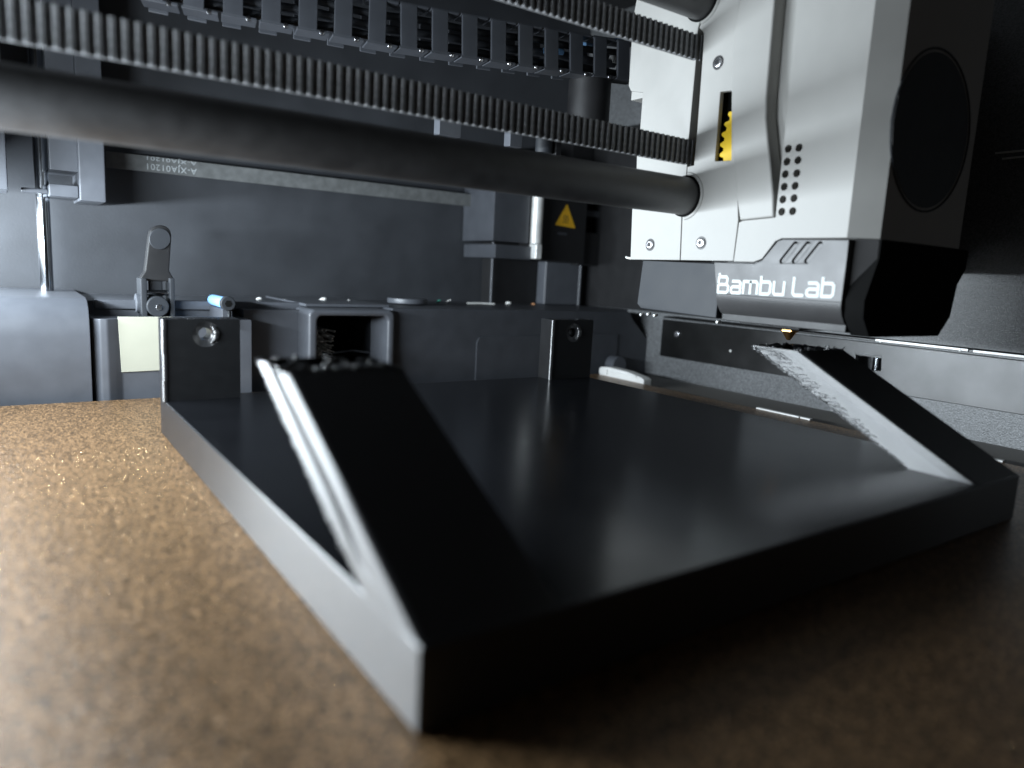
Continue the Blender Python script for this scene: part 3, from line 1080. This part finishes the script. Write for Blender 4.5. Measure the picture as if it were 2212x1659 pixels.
# sticker
t_ = [yb(1225, 440, YB + 2), yb(1198, 486, YB + 2), yb(1243, 494, YB + 2)]
cx = sum(p[0] for p in t_) / 3
cz = sum(p[1] for p in t_) / 3
big = [(cx + (p[0] - cx) * 1.14, cz + (p[1] - cz) * 1.14) for p in t_]
big = big if (big[1][0] - big[0][0]) * (big[2][1] - big[0][1]) - (big[1][1] - big[0][1]) * (big[2][0] - big[0][0]) > 0 else big[::-1]
st = obj("warning_sticker", plate_y(soften(big, .9, 4), [], YB + 1.9, YB + 2.1, bev=.01, seg=1), M["ink"], hbx)
sm = [(cx + (p[0] - cx) * .98, cz + (p[1] - cz) * .98) for p in big]
sm = [(cx + (p[0] - cx) * .86, cz + (p[1] - cz) * .86) for p in big]
obj("yellow_field", plate_y(soften(sm, .6, 4), [], YB + 1.84, YB + 2.0, bev=.01, seg=1), M["sticker"], st)
for k in range(3):
    pts = [(cx - 1.3 + 1.3 * k + .25 * math.sin(t * 6.3) + (t - .5) * .2, YB + 1.82, cz - 1.2 + 3.2 * t) for t in [i / 12 for i in range(13)]]
    obj("heat_wave", tube_bm(pts, .16, n=6), M["ink"], st)
obj("heat_line", box_bm(cx - 2, cx + 1.8, YB + 1.7, YB + 1.95, cz - 1.9, cz - 1.6), M["ink"], st)
a = yb(1205, 500, YB + 2)
obj("sticker_text", box_bm(a[0], a[0] + 6, YB + 1.9, YB + 2.05, a[1] - 1.6, a[1] - .3), M["rear_dark"], st)
# lower supports
a, c = yb(1066, 565, 318), yb(1180, 650, 318)
obj("support_back", box_bm(a[0], a[0] + 62, 320, WY - 1, 29, 70, .3), M["black"], hbx)
for xa, xb_ in ((1180, 1250), (1326, 1368)):
    a, c = yb(xa, 570, 312), yb(xb_, 655, 312)
    col_ = obj("support_column", box_bm(a[0], c[0], 312, 319.8, 30.2, 62, .8, 3), M["rear"], hbx)
    obj("column_edge", cyl_bm((c[0] - .3, 312, 30.2), (c[0] - .3, 312, 62), .8, n=14), M["rear"], col_)
a = yb(1064, 560, 316)
obj("edge_rod", cyl_bm((a[0], 316, 30.2), (a[0], 316, 62), .6, n=12), M["rear"], hbx)

# ------------------------------------------------------------------ right side rail
XR = 265.0


def xr_(px, py, X=XR):
    p = at(px, py, 0, X)
    return (p.y, p.z)


rail = thing("side_rail", "brushed metal rail with a small cut-out along the right wall", "rail", (268, 150, 10))
hole = [xr_(1848, 764), xr_(1903, 770), xr_(1902, 800), xr_(1848, 800)]
ro = [(40, 10.6), (249, 9.6), (249, 27.6), (150, 27.9), (40, 27.2)]
obj("rail_face", plate_x(ro, [hole], XR, XR + 2.2, bev=0.35), M["rail"], rail)
obj("top_flange", box_bm(XR + 0.6, RX - .3, 40, 249, 28.4, 29.2, .15, 1), M["rail"], rail)
obj("flange_edge", box_bm(XR + 0.1, XR + 0.55, 110, 142, 28.5, 29.4, .12), M["silver"], rail)
obj("flange_edge", box_bm(XR + 0.1, XR + 0.55, 40, 108.5, 28.4, 29.3, .12), M["silver"], rail)
for yy in (112.5, 140):
    obj("flange_dot", cyl_bm((XR - .1, yy, 28.6), (XR + .6, yy, 28.6), .5, n=14, bev=.15), M["silver"], rail)
wc = xr_(1882, 785)
obj("cutout_roller", cyl_bm((XR + 4.5, wc[0], wc[1] - 4), (XR + 4.5, wc[0], wc[1] + 2), 1.7, n=24, bev=.4), M["steel"], rail)
obj("cutout_lip", box_bm(XR + .3, XR + 6, hole[1][0] - .2, hole[0][0], hole[0][1] - .5, hole[0][1] + .4, .1), M["rail"], rail)
sc_ = xr_(1463, 722)
obj("rail_screw", cyl_bm((XR - .9, sc_[0], sc_[1]), (XR + .5, sc_[0], sc_[1]), 1.5, n=24, bev=.4), M["screw"], rail)
sc_ = xr_(1578, 758)
obj("rail_mark", cyl_bm((XR - .15, sc_[0], sc_[1]), (XR + .3, sc_[0], sc_[1]), .6, n=9), M["silver"], rail)

# small frame on the right wall seen past the head
for k, (x0_, y0_, x1_, y1_) in enumerate(((2150, 331, 2212, 325), (2165, 343, 2212, 338))):
    a, c = at(x0_, y0_, 0, RX - 2), at(x1_ + 60, y1_ - 6, 0, RX - 2)
    tag(obj("window_strip", tube_bm([a, c], .35, n=8), M["silver"]), "%s thin bright strip on the dark right wall past the print head" % ("upper" if k == 0 else "lower"), "strip", "bright strips on the right wall")
a, c = xr_(2196, 690, RX - .4), xr_(2230, 655, RX - .4)
tag(obj("wall_patch", box_bm(RX - .5, RX - .02, 60, a[0], 36, a[1] + 12, .1, 1), M["wall_side"]), "flat rectangular plate on the speckled right wall at the edge", "plate")

# ------------------------------------------------------------------ filament scraps on the housing
SCR = [((555, 634), (563, 631), "scrap", "white", .45), ((612, 637), (617, 636), "scrap", "grey", .3), ((692, 637), (703, 632), "scrap", "bright white", .55),
       ((748, 632), (760, 641), "scrap", "curved pale", .22), ((945, 636), (950, 630), "scrap_g", "green", .5), ((963, 640), (975, 628), "scrap", "thin looped grey", .15),
       ((1010, 648), (1068, 655), "scrap", "long pale", .35), ((1094, 653), (1102, 651), "scrap", "round white", .6), ((1150, 655), (1154, 654), "scrap_o", "orange tinted", .45)]
for (xa, ya), (xb_, yb__), mm, adj, r in SCR:
    p, q = at(xa, ya, 1, 305), at(xb_, yb__, 1, 302)
    base = 30.3 + r
    p.z = base
    q.z = base + max(0, (ya - yb__) * .15)
    mid = (p + q) / 2 + Vector((0, .3, r * (2.5 if "curved" in adj or "loop" in adj else .4)))
    o = obj("filament_scrap", tube_bm([p, p * .6 + mid * .4, mid, q * .6 + mid * .4, q], r, n=8), M[mm])
    tag(o, adj + " filament scrap lying on top of the rear housing", "scrap", "filament scraps on the rear housing")

# ------------------------------------------------------------------ light bar body
lb = thing("light_bar", "slim chamber light bar on the left side outside the picture", "lamp", (LX - 2, 230, LZ - 6))
obj("added_hood", box_bm(LX - 29, LX + 14, 196, LY1 + 4, LZ + 6, LZ + 8, .4), M["black"], lb)  # unseen hood added to cut the bar's upward light
obj("bar_body", box_bm(LX - 29, LX - .2, LY0 - 4, LY1 + 3, LZ - 5, LZ + 5, .5), M["black"], lb)
